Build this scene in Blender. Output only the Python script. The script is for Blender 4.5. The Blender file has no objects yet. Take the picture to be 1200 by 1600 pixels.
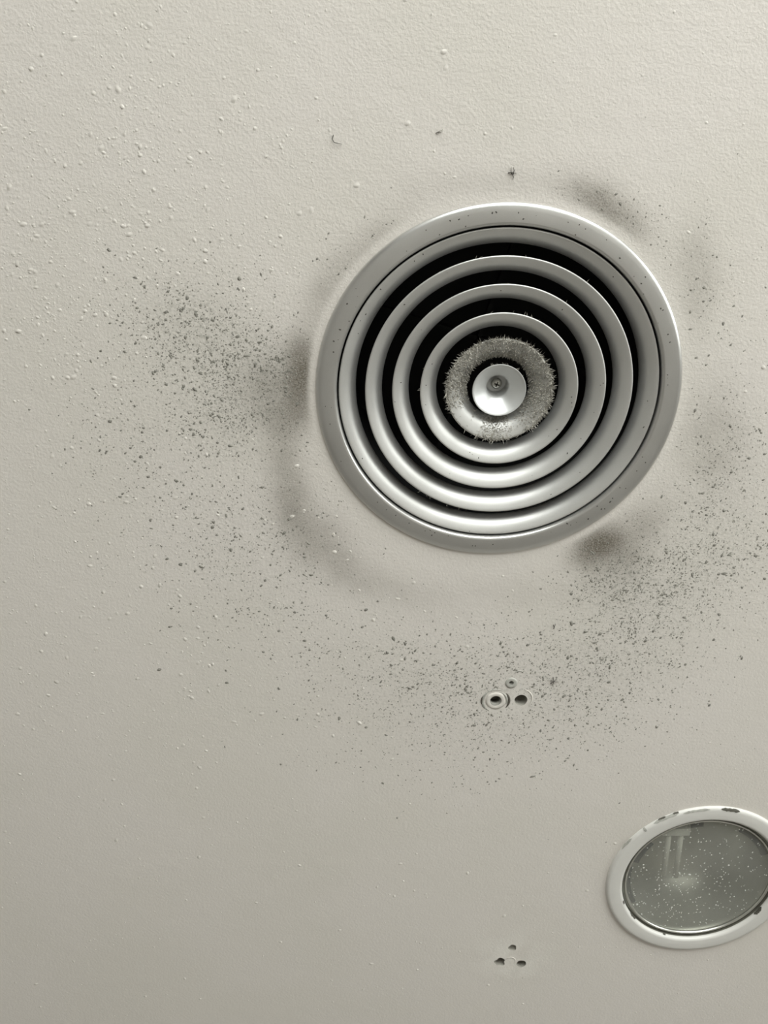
import bpy, bmesh, math, random
import numpy as np
from mathutils import Matrix, Vector

random.seed(7)
rng = np.random.default_rng(11)
scene = bpy.context.scene
COL = scene.collection

# ------------------------------------------------------------------ camera
H = 2.60                      # ceiling height (m)
R = 0.17                      # radius of the diffuser flange (m)
FPX = 1662.678                # focal length in pixels of a 1200 x 1600 frame
CAM_R = Vector((0.99940199, -0.01479685, -0.03125242))     # image right
CAM_D = Vector((0.0, 0.90381527, -0.42792283))             # image down
CAM_F = Vector((0.03457832, 0.42766693, 0.90327478))       # view direction
DIST = 5.501777 * R           # camera to ceiling, measured straight up
CAM_P = Vector((0.0, 0.0, H - DIST))
cam_data = bpy.data.cameras.new('camera')
cam_data.sensor_fit = 'HORIZONTAL'
cam_data.sensor_width = 36.0
cam_data.lens = 36.0 * FPX / 1200.0
cam_data.clip_start = 0.02
cam = bpy.data.objects.new('camera', cam_data)
COL.objects.link(cam)
up, back = -CAM_D, -CAM_F
cam.matrix_world = Matrix(((CAM_R.x, up.x, back.x, CAM_P.x),
                           (CAM_R.y, up.y, back.y, CAM_P.y),
                           (CAM_R.z, up.z, back.z, CAM_P.z),
                           (0, 0, 0, 1)))
scene.camera = cam

# ------------------------------------------------------------------ sky, daylight, exposure
world = bpy.data.worlds.new('sky')
scene.world = world
world.use_nodes = True
bg = world.node_tree.nodes['Background']
bg.inputs['Color'].default_value = (0.80, 0.88, 1.0, 1)
bg.inputs['Strength'].default_value = 0.8

X0, X1, Y0, Y1 = -2.5, 3.3, -1.75, 3.2          # the room
# window openings: along the back wall (x range) and along the right wall (y range)
WIN = dict(a0=-0.5, a1=2.2, z0=0.75, z1=2.42)
WIN2 = dict(a0=-1.5, a1=0.3, z0=0.75, z1=2.42)
def daylight(w, energy, side):
    L = bpy.data.lights.new('window_daylight', 'AREA')
    L.shape = 'RECTANGLE'
    L.size, L.size_y = w['a1'] - w['a0'], w['z1'] - w['z0']
    L.energy = energy
    L.color = (1.0, 0.985, 0.965)
    o = bpy.data.objects.new('window_daylight', L)
    m, z = (w['a0'] + w['a1']) / 2, (w['z0'] + w['z1']) / 2
    if side == 'back':
        o.location = (m, Y0 - 0.22, z); o.rotation_euler = (math.radians(90), 0, 0)
    else:
        o.location = (X1 + 0.22, m, z); o.rotation_euler = (math.radians(90), 0, math.radians(90))
    COL.objects.link(o)
daylight(WIN, 128, 'back')
daylight(WIN2, 70, 'right')

vs = scene.view_settings
vs.view_transform = 'Standard'
vs.look = 'None'
vs.gamma = 1.0
vs.use_curve_mapping = False
vs.exposure = 0.0

# ------------------------------------------------------------------ helpers
def at(px, py):
    """where on the ceiling the sight line through a photo pixel lands"""
    d = CAM_F + CAM_R * ((px - 600) / FPX) + CAM_D * ((py - 800) / FPX)
    t = DIST / d.z
    p = CAM_P + d * t
    return Vector((p.x, p.y))

def mm_per_px(px, py):
    return (at(px + 1, py) - at(px, py)).length

def tag(o, label=None, cat=None, group=None, kind=None):
    if label: o['label'] = label
    if cat: o['category'] = cat
    if group: o['group'] = group
    if kind: o['kind'] = kind
    return o

def empty(name, loc):
    o = bpy.data.objects.new(name, None)
    o.empty_display_size = 0.05
    o.location = loc
    COL.objects.link(o)
    return o

def obj(name, me, mat=None, parent=None, loc=(0, 0, 0), smooth=True):
    if isinstance(me, bmesh.types.BMesh):
        bm = me
        me = bpy.data.meshes.new(name)
        bm.to_mesh(me); bm.free()
    if mat is not None and not me.materials:
        me.materials.append(mat)
    if smooth:
        me.polygons.foreach_set('use_smooth', [True] * len(me.polygons))
    o = bpy.data.objects.new(name, me)
    o.location = loc
    COL.objects.link(o)
    if parent: o.parent = parent
    return o

def mesh(name, verts, faces):
    me = bpy.data.meshes.new(name)
    me.from_pydata(verts, [], faces)
    me.update()
    return me

def lathe(profile, seg=144, closed=True, s=1.0, a0=0.0, a1=None, wob=None):
    """revolve (r, h) points about z; closed joins last to first"""
    full = a1 is None
    a1 = a0 + 2 * math.pi if full else a1
    n = len(profile)
    m = seg if full else seg + 1
    vs_, fs = [], []
    for j in range(m):
        a = a0 + (a1 - a0) * j / seg
        c, sn = math.cos(a), math.sin(a)
        for i, (r, h) in enumerate(profile):
            if wob:
                r, h = wob(r, h, a, i)
            vs_.append((r * c * s, r * sn * s, h * s))
    last = n if closed else n - 1
    for j in range(seg):
        k = (j + 1) % m
        for i in range(last):
            i2 = (i + 1) % n
            fs.append((j * n + i, k * n + i, k * n + i2, j * n + i2))
    bm = bmesh.new()
    me = mesh('t', vs_, fs)
    bm.from_mesh(me)
    bpy.data.meshes.remove(me)
    bmesh.ops.remove_doubles(bm, verts=bm.verts, dist=1e-6)
    bmesh.ops.dissolve_degenerate(bm, edges=bm.edges, dist=1e-7)
    bmesh.ops.recalc_face_normals(bm, faces=bm.faces)
    return bm

def sharp(o, deg=32):
    me = o.data
    bm = bmesh.new(); bm.from_mesh(me)
    lim = math.radians(deg)
    for e in bm.edges:
        if len(e.link_faces) == 2 and e.calc_face_angle(0) > lim:
            e.smooth = False
    bm.to_mesh(me); bm.free()
    return o

def box_bm(bm, x0, x1, y0, y1, z0, z1):
    v = [bm.verts.new(p) for p in ((x0, y0, z0), (x1, y0, z0), (x1, y1, z0), (x0, y1, z0),
                                   (x0, y0, z1), (x1, y0, z1), (x1, y1, z1), (x0, y1, z1))]
    for f in ((0, 3, 2, 1), (4, 5, 6, 7), (0, 1, 5, 4), (1, 2, 6, 5), (2, 3, 7, 6), (3, 0, 4, 7)):
        bm.faces.new([v[i] for i in f])
    return bm

def tube_mesh(name, pts, radii, seg=6):
    """a capped tube through pts"""
    pts = [Vector(p) for p in pts]
    vs_, fs = [], []
    for i, p in enumerate(pts):
        t = (pts[min(i + 1, len(pts) - 1)] - pts[max(i - 1, 0)]).normalized()
        a = t.orthogonal().normalized(); b = t.cross(a)
        for k in range(seg):
            an = 2 * math.pi * k / seg
            vs_.append(p + (a * math.cos(an) + b * math.sin(an)) * radii[i])
    for i in range(len(pts) - 1):
        for k in range(seg):
            k2 = (k + 1) % seg
            fs.append((i * seg + k, i * seg + k2, (i + 1) * seg + k2, (i + 1) * seg + k))
    fs.append(tuple(range(seg))[::-1])
    fs.append(tuple((len(pts) - 1) * seg + k for k in range(seg)))
    return mesh(name, [tuple(v) for v in vs_], fs)

# ------------------------------------------------------------------ materials
def new_mat(name):
    m = bpy.data.materials.new(name)
    m.use_nodes = True
    nt = m.node_tree
    return m, nt, nt.nodes['Principled BSDF']

def simple(name, col, rough=0.5, metal=0.0, noise=0.0, nscale=60, bump=0.0, bscale=400):
    m, nt, p = new_mat(name)
    p.inputs['Roughness'].default_value = rough
    p.inputs['Metallic'].default_value = metal
    tc = nt.nodes.new('ShaderNodeTexCoord')
    n = nt.nodes.new('ShaderNodeTexNoise')
    n.inputs['Scale'].default_value = nscale
    n.inputs['Detail'].default_value = 4
    nt.links.new(tc.outputs['Object'], n.inputs['Vector'])
    r = nt.nodes.new('ShaderNodeMapRange')
    r.inputs['To Min'].default_value = 1 - noise
    r.inputs['To Max'].default_value = 1 + noise
    nt.links.new(n.outputs['Fac'], r.inputs['Value'])
    mx = nt.nodes.new('ShaderNodeVectorMath'); mx.operation = 'SCALE'
    mx.inputs[0].default_value = col
    nt.links.new(r.outputs['Result'], mx.inputs['Scale'])
    nt.links.new(mx.outputs['Vector'], p.inputs['Base Color'])
    if bump:
        n2 = nt.nodes.new('ShaderNodeTexNoise')
        n2.inputs['Scale'].default_value = bscale
        n2.inputs['Detail'].default_value = 3
        nt.links.new(tc.outputs['Object'], n2.inputs['Vector'])
        b = nt.nodes.new('ShaderNodeBump')
        b.inputs['Strength'].default_value = bump
        b.inputs['Distance'].default_value = 0.001
        nt.links.new(n2.outputs['Fac'], b.inputs['Height'])
        nt.links.new(b.outputs['Normal'], p.inputs['Normal'])
    return m

class G:
    """tiny node-graph helper"""
    def __init__(s, nt): s.nt = nt
    def val(s, node, idx, v):
        if isinstance(v, bpy.types.NodeSocket): s.nt.links.new(v, node.inputs[idx])
        else: node.inputs[idx].default_value = v
    def math(s, op, a, b=0.0, clamp=False):
        n = s.nt.nodes.new('ShaderNodeMath'); n.operation = op; n.use_clamp = clamp
        s.val(n, 0, a); s.val(n, 1, b)
        return n.outputs[0]
    def vec(s, op, a, b):
        n = s.nt.nodes.new('ShaderNodeVectorMath'); n.operation = op
        s.val(n, 0, a); s.val(n, 1, b)
        return n.outputs['Value'] if op in ('DOT_PRODUCT', 'LENGTH', 'DISTANCE') else n.outputs['Vector']
    def noise(s, v, scale, detail=3, rough=0.5):
        n = s.nt.nodes.new('ShaderNodeTexNoise')
        n.inputs['Scale'].default_value = scale; n.inputs['Detail'].default_value = detail
        n.inputs['Roughness'].default_value = rough
        s.val(n, 'Vector', v)
        return n.outputs['Fac']
    def ramp(s, v, a, b, c=0.0, d=1.0, smooth=True):
        n = s.nt.nodes.new('ShaderNodeMapRange')
        if smooth: n.interpolation_type = 'SMOOTHSTEP'
        s.val(n, 'Value', v)
        n.inputs['From Min'].default_value = a; n.inputs['From Max'].default_value = b
        n.inputs['To Min'].default_value = c; n.inputs['To Max'].default_value = d
        return n.outputs['Result']
    def mix(s, f, a, b):
        n = s.nt.nodes.new('ShaderNodeMix'); n.data_type = 'RGBA'
        s.val(n, 0, f)
        s.val(n, 6, a if isinstance(a, bpy.types.NodeSocket) else (*a, 1))
        s.val(n, 7, b if isinstance(b, bpy.types.NodeSocket) else (*b, 1))
        return n.outputs[2]

# soot and dust deposits on the ceiling: centre, half sizes, turn, strength (photo pixels -> ceiling metres)
def blob(px, py, sx, sy, deg, st):
    a = math.radians(deg)
    c = at(px, py)
    ex = at(px + sx * math.cos(a), py + sx * math.sin(a)) - c
    ey = at(px - sy * math.sin(a), py + sy * math.cos(a)) - c
    inv = np.linalg.inv(np.array([[ex.x, ey.x], [ex.y, ey.y]]))
    return c, inv, st

SMUDGE = [blob(*b) for b in (
    (470, 592, 19, 46, 0, 1.15), (432, 612, 50, 55, 0, 0.34),
    (930, 852, 36, 17, -28, 1.05), (965, 868, 50, 32, -25, 0.45),
    (936, 318, 46, 20, 28, 0.62), (965, 345, 66, 36, 38, 0.26), (760, 285, 120, 22, 0, 0.16),
    (575, 385, 74, 26, -42, 0.32), (498, 478, 22, 52, 15, 0.28),
    (448, 740, 26, 85, -8, 0.42), (505, 850, 70, 34, 45, 0.42),
    (620, 925, 80, 26, 18, 0.16), (800, 925, 110, 26, 0, 0.14),
    (1112, 690, 52, 75, 0, 0.30), (1090, 430, 30, 66, 0, 0.30), (1010, 810, 44, 30, -40, 0.26))]
SPECK = [blob(*b) for b in (
    (300, 510, 70, 55, 20, 1.0), (385, 590, 60, 70, 0, 1.0), (432, 605, 30, 45, 0, 0.8), (355, 650, 55, 50, 0, .5), (230, 660, 95, 110, 0, 0.30),
    (400, 860, 110, 90, 30, 0.42), (1000, 930, 75, 55, -10, 1.0), (960, 900, 45, 40, 0, .8), (1110, 860, 85, 75, 0, 0.7),
    (860, 1060, 120, 55, 0, 0.55), (980, 1030, 100, 45, 0, 0.45), (640, 1060, 140, 60, 10, 0.36), (1150, 720, 50, 80, 0, 0.40),
    (760, 1130, 180, 60, 0, 0.28), (960, 335, 60, 30, 30, 0.30), (560, 400, 60, 40, -40, .15), (1090, 480, 60, 100, 0, .15))]

DIFF_C = Vector((0.82783704 * R, 1.87127466 * R))
LAMP_C = Vector((2.43995493 * R, 5.42455281 * R))
LAMP_R = 0.6528

def field(blobs, x, y):
    out = np.zeros_like(x)
    for c, inv, st in blobs:
        q1 = inv[0, 0] * (x - c.x) + inv[0, 1] * (y - c.y)
        q2 = inv[1, 0] * (x - c.x) + inv[1, 1] * (y - c.y)
        out += st * np.exp(-(q1 * q1 + q2 * q2) * 0.7)
    return out

def ceiling_material():
    m, nt, p = new_mat('painted_plaster')
    g = G(nt)
    geo = nt.nodes.new('ShaderNodeNewGeometry')
    P = geo.outputs['Position']
    def fld(blobs):
        tot = None
        for c, inv, st in blobs:
            d = g.vec('SUBTRACT', P, (c.x, c.y, H))
            q1 = g.vec('DOT_PRODUCT', d, (inv[0, 0], inv[0, 1], 0))
            q2 = g.vec('DOT_PRODUCT', d, (inv[1, 0], inv[1, 1], 0))
            e = g.math('ADD', g.math('MULTIPLY', q1, q1), g.math('MULTIPLY', q2, q2))
            e = g.math('MULTIPLY', g.math('POWER', 2.7182818, g.math('MULTIPLY', e, -0.7)), st)
            tot = e if tot is None else g.math('ADD', tot, e)
        return tot
    smudge, speck = fld(SMUDGE), fld(SPECK)
    # the strip of paint right against the flange stayed clean
    dist = g.vec('DISTANCE', P, (DIFF_C.x, DIFF_C.y, H))
    clean = g.ramp(dist, R * 1.012, R * 1.065)
    grain = g.noise(P, 620, 4, 0.7)
    cloud = g.noise(P, 30, 3)
    soot = g.math('MULTIPLY', g.math('MULTIPLY', smudge, clean), g.ramp(cloud, 0.25, 0.8, 0.75, 1.2))
    soot = g.math('SUBTRACT', 1.0, g.math('POWER', 2.7182818, g.math('MULTIPLY', g.math('POWER', g.math('MAXIMUM', soot, 0.0001), 1.3), -1.75)))
    soot = g.math('MULTIPLY', soot, g.ramp(grain, 0.3, 0.7, 0.70, 1.15))
    # fine peppering of dust between the bigger grains
    vor = nt.nodes.new('ShaderNodeTexVoronoi')
    vor.inputs['Scale'].default_value = 330
    nt.links.new(P, vor.inputs['Vector'])
    sep = nt.nodes.new('ShaderNodeSeparateColor')
    nt.links.new(vor.outputs['Color'], sep.inputs['Color'])
    keep = g.math('LESS_THAN', sep.outputs[0], g.math('MULTIPLY', speck, 0.75))
    dot = g.ramp(vor.outputs['Distance'], 0.12, 0.34, 1.0, 0.0)
    pepper = g.math('MULTIPLY', g.math('MULTIPLY', keep, dot), 0.5)
    base = g.mix(g.ramp(g.noise(P, 5, 2), 0.35, 0.65), (0.678, 0.640, 0.588), (0.700, 0.658, 0.614))
    c = g.mix(g.math('MULTIPLY', speck, 0.13, True), base, (0.30, 0.29, 0.26))
    c = g.mix(g.math('MINIMUM', soot, 0.95), c, (0.112, 0.095, 0.069))
    mottle = g.math('MULTIPLY', g.ramp(g.noise(P, 240, 2), 0.52, 0.68), g.math('MULTIPLY', speck, 0.36), True)
    c = g.mix(mottle, c, (0.29, 0.28, 0.245))
    patch = fld([blob(797, 1500, 44, 30, 0, 1.1), blob(797, 1090, 40, 26, 0, 0.45)])
    c = g.mix(g.math('MULTIPLY', patch, g.ramp(cloud, 0.35, 0.6), True), c, (0.755, 0.722, 0.67))
    c = g.mix(g.math('MULTIPLY', pepper, clean), c, (0.15, 0.14, 0.12))
    nt.links.new(c, p.inputs['Base Color'])
    p.inputs['Roughness'].default_value = 0.62
    p.inputs['Specular IOR Level'].default_value = 0.25
    # roller stipple
    st = g.noise(P, 360, 4, 0.6)
    st2 = g.noise(P, 60, 2)
    sy = nt.nodes.new('ShaderNodeSeparateXYZ'); nt.links.new(P, sy.inputs[0])
    heavy = g.ramp(sy.outputs[1], 0.1, 1.0, 0.85, 0.4)   # heavier roller texture towards the window
    hgt = g.math('MULTIPLY', heavy, g.math('ADD', g.math('MULTIPLY', st, 1.0), g.math('MULTIPLY', st2, 0.8)))
    b = nt.nodes.new('ShaderNodeBump')
    b.inputs['Strength'].default_value = 0.5
    b.inputs['Distance'].default_value = 0.0012
    nt.links.new(hgt, b.inputs['Height'])
    nt.links.new(b.outputs['Normal'], p.inputs['Normal'])
    return m

def aluminium(name, col, rough, metal=0.85):
    m, nt, p = new_mat(name)
    g = G(nt)
    tc = nt.nodes.new('ShaderNodeTexCoord').outputs['Object']
    n = g.noise(tc, 14, 3)
    fine = g.noise(tc, 900, 2)
    f = g.math('ADD', g.ramp(n, 0.3, 0.7, -0.5, 0.5), g.ramp(fine, 0.3, 0.7, -0.2, 0.2))
    c = g.mix(g.math('ADD', g.math('MULTIPLY', f, 0.6), 0.5, True), [x * 0.95 for x in col], [x * 1.05 for x in col])
    nt.links.new(c, p.inputs['Base Color'])
    p.inputs['Metallic'].default_value = metal
    nt.links.new(g.ramp(n, 0.3, 0.7, rough - 0.03, rough + 0.04), p.inputs['Roughness'])
    return m

M = {}
M['ceiling'] = ceiling_material()
M['paint'] = simple('ceiling_paint', (0.68, 0.642, 0.592), 0.62, noise=0.04)
M['filler'] = simple('white_filler', (0.72, 0.70, 0.65), 0.7, noise=0.05, nscale=200, bump=0.3, bscale=500)
M['cavity'] = simple('drilled_concrete', (0.30, 0.285, 0.25), 0.9, noise=0.25, nscale=300)
M['plug'] = simple('grey_plastic_plug', (0.46, 0.45, 0.41), 0.5, noise=0.15, nscale=250)
M['flange'] = aluminium('anodised_aluminium_frame', (0.63, 0.622, 0.602), 0.32)
M['cone'] = aluminium('satin_aluminium_cones', (0.665, 0.66, 0.64), 0.45, 0.78)
M['cup'] = simple('pale_enamel', (0.66, 0.665, 0.655), 0.40, 0.55, noise=0.03)
M['duct'] = simple('shade_black_duct', (0.008, 0.008, 0.008), 0.9)  # near black: the deep shade of the throat is put into the colour
M['screw'] = simple('zinc_screw', (0.55, 0.54, 0.50), 0.28, 1.0, noise=0.1)
M['recess'] = simple('screw_recess', (0.04, 0.04, 0.035), 0.6, 0.5)
M['dust'] = simple('grey_dust', (0.25, 0.24, 0.21), 0.95, noise=0.5, nscale=120)
M['dark_dust'] = simple('dark_fibre', (0.075, 0.07, 0.06), 0.9, noise=0.3)
M['fuzz'] = simple('pale_dust_fuzz', (0.40, 0.38, 0.335), 0.95, noise=0.6, nscale=90)
M['trim'] = simple('white_enamel_trim', (0.66, 0.645, 0.61), 0.34, noise=0.04, nscale=90, bump=0.05)
M['chip'] = simple('bare_rusted_metal', (0.085, 0.08, 0.065), 0.7, 0.2, noise=0.5, nscale=300)
M['worn'] = simple('worn_grey_paint', (0.36, 0.355, 0.32), 0.6, noise=0.4, nscale=300)
M['chrome'] = simple('dull_chrome', (0.62, 0.615, 0.57), 0.3, 0.9, noise=0.15, nscale=100)
M['reflector'] = aluminium('downlight_reflector', (0.56, 0.555, 0.52), 0.36, 0.6)
M['tube'] = simple('white_streak_tube', (0.88, 0.88, 0.84), 0.25)
M['slot'] = simple('dark_slot', (0.02, 0.02, 0.018), 0.8)
M['glass_dust'] = simple('white_glass_dust', (0.64, 0.64, 0.60), 0.9)
M['gap_shade'] = simple('shaded_gap_olive', (0.13, 0.125, 0.10), 0.7, noise=0.4, nscale=80)  # dark olive carries the shade of the gap inside the trim
M['crack'] = simple('dark_crack', (0.10, 0.09, 0.075), 0.9, noise=0.4, nscale=400)
M['wall'] = simple('wall_paint', (0.45, 0.435, 0.41), 0.8, noise=0.03, nscale=3)
M['floor'] = simple('beige_floor', (0.36, 0.345, 0.325), 0.5, noise=0.12, nscale=4)
M['frame'] = simple('white_window_frame', (0.75, 0.75, 0.73), 0.4)

def glass_material(name, tint, dust, dust_col):
    m = bpy.data.materials.new(name); m.use_nodes = True
    nt = m.node_tree; g = G(nt)
    nt.nodes.remove(nt.nodes['Principled BSDF'])
    out = nt.nodes['Material Output']
    tr = nt.nodes.new('ShaderNodeBsdfTransparent'); tr.inputs['Color'].default_value = (*tint, 1)
    gl = nt.nodes.new('ShaderNodeBsdfGlossy'); gl.inputs['Roughness'].default_value = 0.06
    df = nt.nodes.new('ShaderNodeBsdfDiffuse'); df.inputs['Color'].default_value = (*dust_col, 1)
    lw = nt.nodes.new('ShaderNodeLayerWeight'); lw.inputs['Blend'].default_value = 0.5
    fr = g.math('ADD', 0.04, g.math('MULTIPLY', 0.96, g.math('POWER', lw.outputs['Facing'], 5.0)))
    a = nt.nodes.new('ShaderNodeMixShader'); b = nt.nodes.new('ShaderNodeMixShader')
    tc = nt.nodes.new('ShaderNodeTexCoord').outputs['Object']
    f = g.ramp(g.noise(tc, 12, 2), 0.3, 0.75, dust * 0.8, dust * 1.25)
    nt.links.new(fr, a.inputs[0])
    nt.links.new(tr.outputs[0], a.inputs[1]); nt.links.new(gl.outputs[0], a.inputs[2])
    nt.links.new(f, b.inputs[0])
    nt.links.new(a.outputs[0], b.inputs[1]); nt.links.new(df.outputs[0], b.inputs[2])
    nt.links.new(b.outputs[0], out.inputs['Surface'])
    return m
M['lamp_glass'] = glass_material('dusty_lamp_glass', (0.94, 0.94, 0.91), 0.30, (0.46, 0.46, 0.425))
M['clear_glass'] = glass_material('clear_lamp_glass', (0.95, 0.955, 0.93), 0.0, (0.5, 0.5, 0.5))
M['window_glass'] = glass_material('window_glass', (0.95, 0.97, 0.96), 0.0, (0.5, 0.5, 0.5))

# ------------------------------------------------------------------ the room
def shell(name, boxes, mat, label=None):
    bm = bmesh.new()
    for b in boxes: box_bm(bm, *b)
    o = obj(name, bm, mat, smooth=False)
    return tag(o, kind='structure')
shell('floor', [(X0 - .15, X1 + .15, Y0 - .15, Y1 + .15, -0.12, 0)], M['floor'])
shell('wall_left', [(X0 - .15, X0, Y0, Y1, 0, H)], M['wall'])
shell('wall_front', [(X0 - .15, X1 + .15, Y1, Y1 + .15, 0, H)], M['wall'])
w = WIN
shell('wall_back', [(X0 - .15, w['a0'], Y0 - .15, Y0, 0, H), (w['a1'], X1 + .15, Y0 - .15, Y0, 0, H),
                    (w['a0'], w['a1'], Y0 - .15, Y0, 0, w['z0']), (w['a0'], w['a1'], Y0 - .15, Y0, w['z1'], H)], M['wall'])
w = WIN2
shell('wall_right', [(X1, X1 + .15, Y0, w['a0'], 0, H), (X1, X1 + .15, w['a1'], Y1, 0, H),
                     (X1, X1 + .15, w['a0'], w['a1'], 0, w['z0']), (X1, X1 + .15, w['a0'], w['a1'], w['z1'], H)], M['wall'])
def window(name, w, loc, rz):
    win = empty(name, loc)
    win.rotation_euler.z = rz
    tag(win, kind='structure')
    ww, wh, t = w['a1'] - w['a0'], w['z1'] - w['z0'], 0.05
    bm = bmesh.new()
    box_bm(bm, -ww / 2, ww / 2, -.03, .03, 0, t); box_bm(bm, -ww / 2, ww / 2, -.03, .03, wh - t, wh)
    box_bm(bm, -ww / 2, -ww / 2 + t, -.03, .03, t, wh - t); box_bm(bm, ww / 2 - t, ww / 2, -.03, .03, t, wh - t)
    box_bm(bm, -t / 2, t / 2, -.03, .03, t, wh - t)
    obj('window_frame', bm, M['frame'], win, smooth=False)
    for sx in (-1, 1):
        bm = bmesh.new()
        a, b = sorted((sx * t / 2, sx * (ww / 2 - t)))
        box_bm(bm, a, b, -.003, .003, t, wh - t)
        obj('pane', bm, M['window_glass'], win, smooth=False)
window('window_1', WIN, ((WIN['a0'] + WIN['a1']) / 2, Y0 - 0.08, WIN['z0']), 0)
window('window_2', WIN2, (X1 + 0.08, (WIN2['a0'] + WIN2['a1']) / 2, WIN2['z0']), math.pi / 2)

# ------------------------------------------------------------------ ceiling with its openings
def circle_pts(c, r, n, jag=0.0, sq=1.0):
    ph = random.random() * 6
    out = []
    for k in range(n):
        a = 2 * math.pi * k / n
        rr = r * (1 + jag * (0.6 * math.sin(3 * a + ph) + 0.5 * math.sin(5 * a + 2 * ph) + 0.4 * (random.random() - .5)))
        out.append((c[0] + rr * math.cos(a), c[1] + rr * sq * math.sin(a)))
    return out

HOLES = []        # pixel centre, radius px, depth m, jag
HOLES.append(('socket', (774.5, 1095), 9.6, 0.030, 0.06))
HOLES.append(('socket', (799, 1067), 8.8, 0.010, 0.03))
HOLES.append(('socket', (814, 1094), 10.0, 0.020, 0.02))
HOLES.append(('socket', (781, 1503), 8.2, 0.009, 0.17))
HOLES.append(('socket', (800.5, 1481), 6.4, 0.0035, 0.10))
HOLES.append(('socket', (814.5, 1506), 7.4, 0.016, 0.04))
hole_loops = []
for _, (px, py), rp, dep, jag in HOLES:
    c = at(px, py)
    hole_loops.append((c, circle_pts(c, rp * mm_per_px(px, py), 28, jag), dep))
loops = [[(X0 - .15, Y0 - .15), (X1 + .15, Y0 - .15), (X1 + .15, Y1 + .15), (X0 - .15, Y1 + .15)],
         circle_pts(DIFF_C, R * 0.93, 96), circle_pts(LAMP_C, R * 0.60, 72)] + [h[1] for h in hole_loops]
bm = bmesh.new()
edges = []
for lp in loops:
    vv = [bm.verts.new((x, y, 0)) for x, y in lp]
    edges += [bm.edges.new((vv[i], vv[(i + 1) % len(vv)])) for i in range(len(vv))]
bmesh.ops.triangle_fill(bm, edges=edges, use_beauty=True)
# slab thickness: an upper skin over the whole opening-free outline
for f in bm.faces:
    if f.normal.z > 0: f.normal_flip()
ceiling = obj('ceiling', bm, M['ceiling'], loc=(0, 0, H), smooth=False)
tag(ceiling, kind='structure')
for (c, lp, dep) in hole_loops:
    n = len(lp)
    vs_ = [(x - c.x, y - c.y, 0) for x, y in lp] + [((x - c.x) * .93, (y - c.y) * .93, dep) for x, y in lp] + [(0, 0, dep * 1.08)]
    fs = [(i, (i + 1) % n, n + (i + 1) % n, n + i) for i in range(n)] + [(n + i, n + (i + 1) % n, 2 * n) for i in range(n)]
    obj('drilled_hole', mesh('drilled_hole', vs_, fs), M['cavity'], ceiling, (c.x, c.y, 0))

# ------------------------------------------------------------------ air diffuser
diff = empty('air_diffuser', (DIFF_C.x, DIFF_C.y, H))
tag(diff, 'round silver ceiling air diffuser with concentric cone rings and dusty middle ring', 'air vent')

flange_prof = [(1.000, 0.000), (0.9985, -0.006), (0.992, -0.0125), (0.978, -0.0185), (0.960, -0.0215),
               (0.905, -0.0255), (0.896, -0.0245), (0.889, -0.0190), (0.8845, -0.0110), (0.8825, 0.02),
               (0.8825, 0.20), (0.915, 0.20), (0.915, 0.003), (0.99, 0.0025)]
sharp(obj('flange', lathe(flange_prof, 192, s=R), M['flange'], diff), 40)

def cone_profile(r, w=0.094, t=0.006):
    inner = [(0.0, 0.0), (.03, -.0045), (.09, -.0040), (.22, .0010), (.36, .0065), (.50, .0140), (.63, .0230), (.74, .0335),
             (.84, .0445), (.92, .0570), (.97, .0680), (1.0, .0800)]
    inner = [(r - f * w, h) for f, h in inner]
    outer = [(a + t, h + t * .9) for a, h in inner[:2:-1]] + [(r - .03 * w, .0060)]
    return inner + outer

def cone(r, name='cone_ring', **kw):
    return obj(name, lathe(cone_profile(r, **kw), 160, s=R), M['cone'], diff)
cone(0.874, 'outer_cone')
for r in (0.7307, 0.5837, 0.4320):
    cone(r)
inner = cone(0.290, w=0.118)
tag(inner, 'innermost cone ring furred with grey dust')
cup_prof = [(0.1476, 0.0), (0.1455, -0.0045), (0.141, -0.004), (0.130, 0.006), (0.112, 0.024), (0.092, 0.042), (0.074, 0.057), (0.0625, 0.068),
            (0.060, 0.075), (0.059, 0.160), (0.0, 0.161), (0.0, 0.170), (0.066, 0.170), (0.068, 0.080), (0.098, 0.052), (0.120, 0.031), (0.140, 0.012)]
sharp(obj('centre_cup', lathe(cup_prof, 96, s=R), M['cup'], diff), 45)
head = [(0.0, 0.098), (0.009, 0.0988), (0.018, 0.102), (0.026, 0.108), (0.0305, 0.116), (0.0305, 0.126), (0.016, 0.128), (0.016, 0.162)]
screw = obj('screw', lathe(head, 40, closed=False, s=R), M['screw'], diff)
bm = bmesh.new()
for a in (0.35, 0.35 + math.pi / 2):
    tb = bmesh.new()
    box_bm(tb, -.015 * R, .015 * R, -.0034 * R, .0034 * R, .0965 * R, .104 * R)
    bmesh.ops.rotate(tb, verts=tb.verts, cent=(0, 0, 0), matrix=Matrix.Rotation(a, 3, 'Z'))
    me = bpy.data.meshes.new('t'); tb.to_mesh(me); tb.free()
    bm.from_mesh(me); bpy.data.meshes.remove(me)
obj('cross_recess', bm, M['recess'], screw, smooth=False)
duct = [(0.925, 0.03), (0.925, 1.3), (0.0, 1.3), (0.0, 1.31), (0.935, 1.31), (0.935, 0.03)]
obj('duct_neck', lathe(duct, 96, s=R), M['duct'], diff, smooth=False)
for a in (0.3, 0.3 + math.pi / 2):
    bm = bmesh.new()
    box_bm(bm, -.80 * R, .80 * R, -.012 * R, .012 * R, 1.00 * R, 1.06 * R)
    bmesh.ops.rotate(bm, verts=bm.verts, cent=(0, 0, 0), matrix=Matrix.Rotation(a, 3, 'Z'))
    obj('spider_bar', bm, M['duct'], diff, smooth=False)

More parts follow.
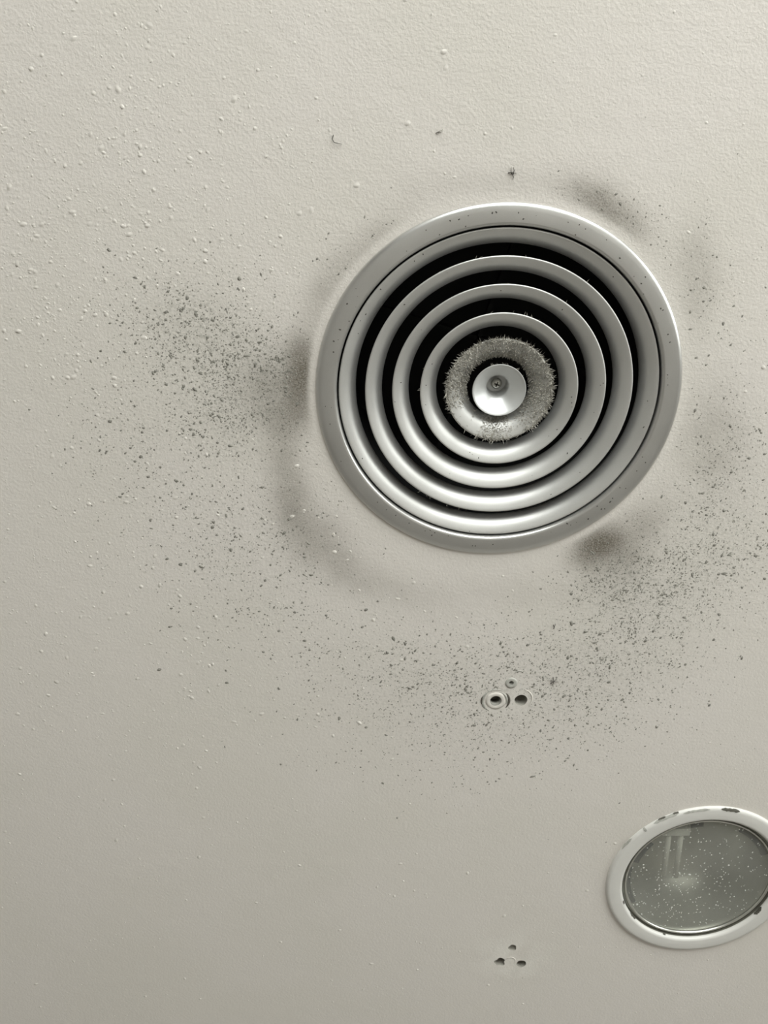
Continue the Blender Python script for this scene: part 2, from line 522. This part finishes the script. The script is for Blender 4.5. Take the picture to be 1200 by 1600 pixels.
# furry dust on the innermost ring: many small blades, thinner where the ring was wiped (7 to 8 o'clock)
RING = cone_profile(0.290, 0.118)[:11]
def ring_point(prof_t):
    x = prof_t * (len(RING) - 1); i = min(int(x), len(RING) - 2); f = x - i
    a, b = RING[i], RING[i + 1]
    tr, th = b[0] - a[0], b[1] - a[1]
    L = math.hypot(tr, th)
    return a[0] + tr * f, a[1] + th * f, (-th / L, tr / L)
def fuzz_density(a):     # a: angle in ceiling plane, +y is towards the bottom of the photo
    deg = math.degrees(a) % 360
    def g(c, w_): 
        d = (deg - c + 180) % 360 - 180
        return math.exp(-(d / w_) ** 2)
    d = 0.9 * g(290, 45) + 1.0 * g(340, 35) + 0.7 * g(20, 35) + 0.9 * g(185, 40) + 0.9 * g(98, 24) + 0.35 * g(55, 20) + 0.5 * g(240, 40)
    return max(0.015, min(1.0, d) - 0.95 * g(132, 20) - .5 * g(62, 14))
vs_, fs = [], []
n_f = 0
while n_f < 8000:
    a = random.random() * 2 * math.pi
    if random.random() > fuzz_density(a): continue
    tpar = random.random() ** 1.25
    rr, hh, nr = ring_point(tpar)
    nrm = Vector((-abs(nr[0]) * math.cos(a), -abs(nr[0]) * math.sin(a), -abs(nr[1])))
    p0 = Vector((rr * math.cos(a), rr * math.sin(a), hh)) * R
    tang = Vector((-math.sin(a), math.cos(a), 0))
    rad = Vector((math.cos(a), math.sin(a), 0))
    L = R * random.uniform(0.005, 0.019) * (random.uniform(1, 2.4) if tpar < .1 else 1)
    d = (nrm * 0.55 + tang * random.gauss(0, .8) + rad * (random.gauss(0.0, .6) + (.9 if tpar < .06 else 0))).normalized()
    wv = d.orthogonal().normalized()
    wv.rotate(Matrix.Rotation(random.random() * 6.28, 3, d))
    wv *= R * random.uniform(.0008, .0026)
    b = len(vs_)
    mid = p0 + d * L * .55 + nrm * L * .15
    tip = p0 + d * L
    vs_ += [tuple(p0 - wv), tuple(p0 + wv), tuple(mid + wv * .8), tuple(mid - wv * .8), tuple(tip)]
    fs += [(b, b + 1, b + 2, b + 3), (b + 3, b + 2, b + 4)]
    n_f += 1
tag(obj('dust_fuzz', mesh('dust_fuzz', vs_, fs), M['fuzz'], inner), 'pale furry dust clinging to the ring', kind='stuff')

# specks of dirt on the frame and lint caught on the cone lips
vs_, fs = [], []
def fleck(x, y, z, s_, el, ro):
    b = len(vs_)
    for i in range(6):
        t_ = i * math.pi / 3
        ux, uy = s_ * el * math.cos(t_), s_ * math.sin(t_)
        vs_.append((x + ux * math.cos(ro) - uy * math.sin(ro), y + ux * math.sin(ro) + uy * math.cos(ro), z))
    vs_.append((x, y, z - s_ * .5))
    fs.extend([(b + i, b + (i + 1) % 6, b + 6) for i in range(6)])
for k in range(70):
    a = random.random() * 6.283; r = random.uniform(.902, .962)
    h = -.0255 + (r - .905) / (.960 - .905) * .004
    fleck(r * R * math.cos(a), r * R * math.sin(a), h * R - .0001, random.uniform(.00025, .0008), random.uniform(1, 1.8), random.random() * 6)
for k in range(40):
    a = random.random() * 6.283; rl = random.choice((.874, .7307, .5837, .4320)); f = random.uniform(.1, .5)
    h = np.interp(f, [.09, .22, .36, .50], [-.004, .0010, .0065, .0140])
    r = rl - f * .094
    fleck(r * R * math.cos(a), r * R * math.sin(a), h * R - .0002, random.uniform(.0002, .0006), random.uniform(1, 2.2), random.random() * 6)
tag(obj('dirt_specks', mesh('dirt_specks', vs_, fs), M['dark_dust'], diff, smooth=False), 'dark dirt specks on the silver frame', kind='stuff')
vs_, fs = [], []
for k in range(46):
    rl, c_ = random.choice(((.7307, 280), (.7307, 250), (.5837, 300), (.4320, 290), (.4320, 180), (.1476, 270), (.1476, 310), (.7307, 110), (.874, 120)))
    a = math.radians(random.gauss(c_, 12))
    p0 = Vector((rl * math.cos(a), rl * math.sin(a), -.001)) * R
    d = Vector((math.cos(a) + random.gauss(0, .6), math.sin(a) + random.gauss(0, .6), random.uniform(-.3, .2))).normalized() * R * random.uniform(.006, .022)
    wv = Vector((-d.y, d.x, 0)).normalized() * .00022
    b = len(vs_)
    vs_ += [tuple(p0 - wv), tuple(p0 + wv), tuple(p0 + d)]
    fs.append((b, b + 1, b + 2))
tag(obj('lint_fibres', mesh('lint_fibres', vs_, fs), M['fuzz'], diff, smooth=False), 'pale lint caught on the ring edges', kind='stuff')

# ------------------------------------------------------------------ downlight
lamp = empty('downlight', (LAMP_C.x, LAMP_C.y, H))
tag(lamp, 'round white recessed downlight with chipped trim and dusty grey glass', 'downlight')
trim_prof = [(0.6528, 0.0), (0.6500, -0.010), (0.6450, -0.017), (0.6360, -0.0210), (0.6250, -0.0225), (0.5620, -0.0225),
             (0.5520, -0.0210), (0.5430, -0.0140), (0.5390, -0.002), (0.5390, 0.004), (0.5600, 0.06), (0.5700, 0.003), (0.640, 0.002)]
trim = sharp(obj('trim', lathe(trim_prof, 160, s=R), M['trim'], lamp), 40)
def chip(a0, a1, i0, i1, mat, seg=14):
    """a flake of missing paint following the trim's surface between two of its profile points"""
    def sample(x):
        i = min(int(x), len(trim_prof) - 2); f = x - i
        (r0, h0), (r1, h1) = trim_prof[i], trim_prof[i + 1]
        L = math.hypot(r1 - r0, h1 - h0)
        nr, nh = -(h1 - h0) / L, (r1 - r0) / L
        if nh > 0 or i < 1: nr, nh = (-nr, -nh) if nh > 0 else (nr, nh)
        return r0 + (r1 - r0) * f + nr * .0022, h0 + (h1 - h0) * f + nh * .0022 - .0006
    vs_, fs = [], []
    m = 5
    ja = [random.uniform(-.25, .25) for _ in range(seg + 1)]; jb = [random.uniform(-.25, .25) for _ in range(seg + 1)]
    for j in range(seg + 1):
        a = math.radians(a0 + (a1 - a0) * j / seg)
        env = min(1, 5 * min(j, seg - j) / seg + .15)
        mid = (i0 + i1) / 2
        lo = mid + (i0 - mid) * env * (1 + ja[j]); hi = mid + (i1 - mid) * env * (1 + jb[j])
        for k in range(m):
            r, h = sample(max(0.02, lo + (hi - lo) * k / (m - 1)))
            vs_.append((r * R * math.cos(a), r * R * math.sin(a), h * R))
    for j in range(seg):
        for k in range(m - 1):
            fs.append((j * m + k, (j + 1) * m + k, (j + 1) * m + k + 1, j * m + k + 1))
    return obj('paint_chip', mesh('paint_chip', vs_, fs), mat, trim)
def lamp_deg(px, py):
    d = at(px, py) - LAMP_C
    return math.degrees(math.atan2(d.y, d.x))
def chip_px(pa, pb, i0, i1, mat):
    a, b = lamp_deg(*pa), lamp_deg(*pb)
    if abs(a - b) > 180: a += 360 if a < b else 0; b += 360 if b < a - 180 else 0
    chip(min(a, b), max(a, b), i0, i1, mat)
chip_px((1126, 1260), (1155, 1264), 1.2, 3.3, M['chip'])
chip_px((1020, 1284), (1060, 1267), 0.6, 2.6, M['worn'])
chip_px((1028, 1281), (1040, 1275), 0.2, 1.5, M['chip'])
chip_px((1050, 1270), (1060, 1267), 0.2, 1.5, M['chip'])
chip_px((1003, 1293), (1007, 1291), 0.4, 3.5, M['worn'])
chip_px((970, 1324), (986, 1308), 0.4, 2.0, M['worn'])
chip_px((1066, 1268), (1108, 1262), 2.0, 3.2, M['worn'])
chip_px((985, 1425), (994, 1434), 7.0, 8.9, M['chip'])
chip_px((974, 1404), (977, 1409), 6.3, 7.2, M['chip'])
chip_px((1035, 1459), (1039, 1461), 7.4, 8.9, M['chip'])
chip_px((1182, 1430), (1194, 1418), 6.6, 8.9, M['chip'])
chip_px((973, 1368), (977, 1358), 7.6, 8.9, M['chip'])
chip_px((1136, 1284), (1148, 1286), 7.0, 8.9, M['chip'])
obj('gap_shade', lathe([(0.5395, 0.003), (0.5370, 0.06), (0.5480, 0.06), (0.5480, 0.003)], 128, s=R), M['gap_shade'], lamp, smooth=False)  # added dark ring, the shaded gap between trim and ring drawn by colour
ring_prof = [(0.5190, 0.014), (0.5170, 0.008), (0.5130, 0.005), (0.5090, 0.006), (0.5050, 0.010), (0.5025, 0.016), (0.5025, 0.023), (0.5190, 0.023)]
obj('retaining_ring', lathe(ring_prof, 128, s=R), M['chrome'], lamp)
glass = obj('lens', lathe([(0.0, 0.024), (0.533, 0.024), (0.533, 0.038), (0.0, 0.038)], 96, closed=False, s=R), M['lamp_glass'], lamp, smooth=False)
glass.data.materials.append(M['clear_glass'])
for f in glass.data.polygons:
    f.material_index = 0 if f.center.z < 0.028 * R else 1
tag(glass, 'dusty grey glass lens')
refl = [(0.532, 0.042), (0.528, 0.09), (0.515, 0.20), (0.480, 0.34), (0.40, 0.48), (0.25, 0.56), (0.0, 0.58), (0.0, 0.60), (0.26, 0.58), (0.42, 0.50), (0.50, 0.35), (0.536, 0.20), (0.545, 0.042)]
obj('reflector', lathe(refl, 96, s=R), M['reflector'], lamp)
for pa, pb, r0, r1 in (((1081, 1291), (1103, 1287), .440, .476), ((985, 1352), (1012, 1318), .448, .498), ((979, 1362), (990, 1418), .470, .501),
                       ((1164, 1299), (1200, 1342), .452, .498)):
    a, b = lamp_deg(*pa), lamp_deg(*pb)
    if abs(a - b) > 180:
        a, b = a % 360, b % 360
    a, b = sorted((math.radians(a), math.radians(b)))
    bm = lathe([(r1, .0395), (r0, .0395), (r0, .05), (r1, .05)], 12, s=R, a0=a, a1=b)
    obj('lens_clip', bm, M['slot'], lamp, smooth=False)
# white twin tubes added behind the glass to stand in for reflected streaks
c0 = at(1062, 1296) - LAMP_C
streak_tubes = empty('streak_tubes', (c0.x, c0.y + .012, 0.074 * R)); streak_tubes.parent = lamp
for dx in (-0.0072, 0.0072):
    o = obj('tube', tube_mesh('tube', [(dx, 0, 0), (dx + .002, 0.03, .002), (dx + .004, 0.075, .004)], [0.0034] * 3, 14), M['tube'], streak_tubes)
bm = bmesh.new(); box_bm(bm, -.016, .016, -.006, .004, -.0052, .010)
obj('socket', bm, M['frame'], streak_tubes, smooth=False)  # end block of the added streak tubes
# dust specks on the lens
vs_, fs = [], []
for k in range(620):
    a = random.random() * 6.283; q = 0.495 * math.sqrt(random.random())
    x, y = q * math.cos(a) * R, q * math.sin(a) * R
    if random.random() > 0.45 + 0.55 * math.exp(-((x + .03) ** 2 + (y - .02) ** 2) / .003): continue
    s_ = random.uniform(.0003, .00085) * (1.5 if random.random() < .07 else 1)
    el = random.uniform(.7, 1.8); ro = random.gauss(1.2, .6)
    b = len(vs_)
    for i in range(6):
        t_ = i * math.pi / 3
        ux, uy = s_ * el * math.cos(t_), s_ * math.sin(t_)
        vs_.append((x + ux * math.cos(ro) - uy * math.sin(ro), y + ux * math.sin(ro) + uy * math.cos(ro), 0.0236 * R))
    vs_.append((x, y, 0.0236 * R - s_ * .6))
    fs += [(b + i, b + (i + 1) % 6, b + 6) for i in range(6)]
tag(obj('lens_dust', mesh('lens_dust', vs_, fs), M['glass_dust'], glass), 'pale dust specks on the glass', kind='stuff')

# ------------------------------------------------------------------ wall plugs left in the drilled holes
def plug(name_label, px, py, r_in, r_out, jag, depth, rim, mat):
    c = at(px, py); s = mm_per_px(px, py)
    t_ = empty('wall_plug', (c.x, c.y, H))
    tag(t_, name_label, 'wall plug', 'plastic plugs left in the ceiling holes')
    ph = random.random() * 6
    def wob(r, h, a, i):
        k = 1 + jag * (math.sin(2 * a + ph) * .6 + math.sin(5 * a + ph) * .35)
        return (r * k if i in (1, 2, 3) else r), h * (1 + (jag * 3 * math.sin(2 * a + ph) if h < 0 else 0))
    prof = [(r_in, -.0004), (r_in * 1.15, -rim * .6), ((r_in + r_out) / 2, -rim), (r_out, -rim * .55), (r_out * 1.01, .0002), (r_in, .0008)]
    prof = [(r * s if True else r, h) for r, h in prof]
    obj('collar', lathe(prof, 48, wob=wob), mat, t_)
    sl = [(r_in * s, -.0004), (r_in * s * .9, depth), (r_in * s * .97, depth), (r_in * s * 1.02, 0.0002)]
    obj('sleeve', lathe(sl, 32), M['plug'], t_)
    return t_
plug('cracked grey plug with wide broken collar, left hole of the upper cluster', 774.5, 1095, 9.0, 15.5, 0.05, .010, .0006, M['paint'])
plug('small grey plug with tiny dark bore, top hole of the upper cluster', 799, 1067, 3.6, 9.6, 0.04, .008, .0006, M['plug'])
# raised rim of old paint round the bare hole, and smears of filler: pieces of the ceiling itself
def arc_ridge(px, py, rp, a0, a1, w_, h_, mat, name='paint_ridge'):
    c = at(px, py); s = mm_per_px(px, py)
    n = 24
    pts = []
    rad = []
    for k in range(n + 1):
        a = math.radians(a0 + (a1 - a0) * k / n)
        pts.append((rp * s * math.cos(a), rp * s * math.sin(a), 0))
        rad.append(w_ * max(.12, math.sin(math.pi * k / n)) ** .6)
    o = obj(name, tube_mesh(name, pts, rad, 8), mat, ceiling, (c.x, c.y, 0))
    o.scale = (1, 1, h_)
    return o
arc_ridge(814, 1092, 17.5, -75, 50, .0008, .7, M['paint'])
arc_ridge(774.5, 1095, 20.5, 118, 240, .0015, .5, M['worn'], 'broken_edge')
arc_ridge(774.5, 1095, 22.0, 160, 205, .0011, .9, M['crack'], 'broken_edge')
arc_ridge(774.5, 1095, 21.0, -42, 38, .0014, .7, M['crack'], 'broken_edge')
arc_ridge(774.5, 1095, 17.6, -55, 20, .0012, .8, M['plug'], 'broken_edge')
arc_ridge(774.5, 1095, 21.0, 215, 300, .0007, .7, M['plug'], 'broken_edge')
arc_ridge(811, 1056, 9.0, 215, 325, .0007, .6, M['plug'])
arc_ridge(797, 1502, 8.2, 190, 400, .0010, .35, M['paint'])
# ------------------------------------------------------------------ dust grains and paint nibs
DOME = [(0.0, 1.0), (0.42, 0.80), (0.78, 0.26), (1.08, -0.05)]     # a low rounded lump
ICO_V = [(0, 0, -1.0)]; ICO_F = []
for ri, (dr, dh) in enumerate(DOME[1:]):
    for k in range(8):
        ICO_V.append((dr * math.cos(k * math.pi / 4), dr * math.sin(k * math.pi / 4), -dh))
for k in range(8):
    k2 = (k + 1) % 8
    ICO_F.append((0, 1 + k, 1 + k2))
    for ri in (0, 1):
        a, b, c, d = 1 + ri * 8 + k, 1 + ri * 8 + k2, 9 + ri * 8 + k2, 9 + ri * 8 + k
        ICO_F += [(a, d, c), (a, c, b)]
ICO_V = np.array(ICO_V); ICO_F = np.array(ICO_F)
def scatter(name, xy, size, elong, flat, ang, mat, parent=None, rough=0.12):
    n = len(xy)
    nv = len(ICO_V)
    ja = 1 + rough * rng.standard_normal((n, nv, 1)) * np.array([1, 1, .3])
    V = ICO_V[None] * ja
    V = V * np.stack([size * elong, size, size * flat], -1)[:, None, :]
    ca, sa = np.cos(ang)[:, None], np.sin(ang)[:, None]
    X = V[..., 0] * ca - V[..., 1] * sa + xy[:, 0:1]
    Y = V[..., 0] * sa + V[..., 1] * ca + xy[:, 1:2]
    Z = V[..., 2]
    P = np.stack([X, Y, Z], -1).reshape(-1, 3)
    F = (ICO_F[None] + (np.arange(n) * nv)[:, None, None]).reshape(-1, 3)
    me = bpy.data.meshes.new(name)
    me.vertices.add(len(P)); me.vertices.foreach_set('co', P.ravel())
    me.loops.add(F.size); me.loops.foreach_set('vertex_index', F.ravel())
    me.polygons.add(len(F)); me.polygons.foreach_set('loop_start', np.arange(0, F.size, 3))
    me.update(calc_edges=True); me.validate()
    return obj(name, me, mat, parent, (0, 0, 0 if parent else H))

def free(x, y, m0=1.035):
    ok = np.hypot(x - DIFF_C.x, y - DIFF_C.y) > R * m0
    ok &= np.hypot(x - LAMP_C.x, y - LAMP_C.y) > R * (LAMP_R + .03)
    for (c, lp, dep), (_, q, rp, _, _) in zip(hole_loops, HOLES):
        ok &= np.hypot(x - c.x, y - c.y) > rp * mm_per_px(*q) * 2.2
    return ok
def sample(density, n, m0):
    xs, ys = [], []
    while sum(map(len, xs)) < n:
        x = rng.uniform(-.55, .66, 60000); y = rng.uniform(-.08, 1.24, 60000)
        k = rng.random(60000) < density(x, y)
        k &= free(x, y, m0)
        xs.append(x[k]); ys.append(y[k])
    return np.stack([np.concatenate(xs)[:n], np.concatenate(ys)[:n]], -1)

def clump(x, y):   # uneven patches
    return 0.55 + 0.45 * np.sin(x * 61 + 3 * np.sin(y * 47)) * np.sin(y * 53 + 2 * np.sin(x * 71))
N1 = 11500
xy = sample(lambda x, y: np.clip(field(SPECK, x, y), 0, 1.2) / 1.2 * clump(x, y), N1, 1.06)
size = np.exp(rng.normal(math.log(.00038), .52, N1)).clip(.00016, .0015)
tag(scatter('dust_grains', xy, size, rng.uniform(1, 1.9, N1), rng.uniform(.2, .45, N1), rng.normal(-.8, .9, N1), M['dust'], rough=.22),
    'grey dust grains peppering the ceiling around the vent', 'dust', kind='stuff')
N2 = 3600
tl = blob(150, 330, 190, 210, 0, 1.0); bl = blob(220, 850, 260, 240, 0, .4)
xy = sample(lambda x, y: np.clip(field([tl, bl], x, y) * .8 + .03, 0, 1) * clump(y, x) * np.exp(-3 * field(SPECK, x, y)), N2, 1.15)
size = np.exp(rng.normal(math.log(.00080), .50, N2)).clip(.0003, .0022)
tag(scatter('paint_nibs', xy, size, rng.uniform(1, 1.7, N2), rng.uniform(.14, .30, N2), rng.uniform(0, 3.14, N2), M['paint'], ceiling),
    'small lumps in the paint', kind='stuff')

# ------------------------------------------------------------------ single tufts and hairs stuck to the ceiling
def fibre(name, label, strands, mat, cat='dust'):
    """each strand: list of photo pixels it runs through; lifts slightly off the paint"""
    c = at(*strands[0][0])
    bmx = bmesh.new()
    for st in strands:
        pts, rad = [], []
        for i, q in enumerate(st):
            p = at(*q) - c
            f = i / max(1, len(st) - 1)
            pts.append((p.x, p.y, -.0004 - .0012 * math.sin(math.pi * f)))
            rad.append(.00042 * (1 - .6 * f))
        me = tube_mesh('t', pts, rad, 6)
        bmx.from_mesh(me); bpy.data.meshes.remove(me)
    o = obj(name, bmx, mat, loc=(c.x, c.y, H))
    return tag(o, label, cat, 'stray fibres stuck to the ceiling')
fibre('dust_tuft', 'small dark spiky dust tuft just above the silver vent',
      [[(799, 272), (798, 266), (799, 261)], [(802, 272), (803, 266), (802, 261)], [(794, 270), (800, 269), (807, 271)], [(800, 270), (802, 276), (801, 281)]], M['dark_dust'])
fibre('hair', 'thin curled hair on the ceiling left of the short fibre, above the vent',
      [[(521, 211), (519, 217), (522, 222), (528, 224), (534, 225)]], M['dark_dust'])
fibre('lint', 'short slanted grey fibre on bare ceiling above the vent',
      [[(681, 208), (686, 205), (692, 202)], [(684, 207), (690, 206)]], M['dust'])
fibre('lint', 'short black upright fibre on the ceiling above the three holes',
      [[(865, 982), (866, 978), (868, 974)], [(865, 976), (866, 980)]], M['dark_dust'])
fibre('dust_tuft', 'star shaped grey dust tuft to the right of the three holes',
      [[(860, 1063), (865, 1064), (873, 1065)], [(864, 1058), (865, 1063), (864, 1069)], [(860, 1068), (865, 1064), (870, 1060)]], M['dark_dust'])
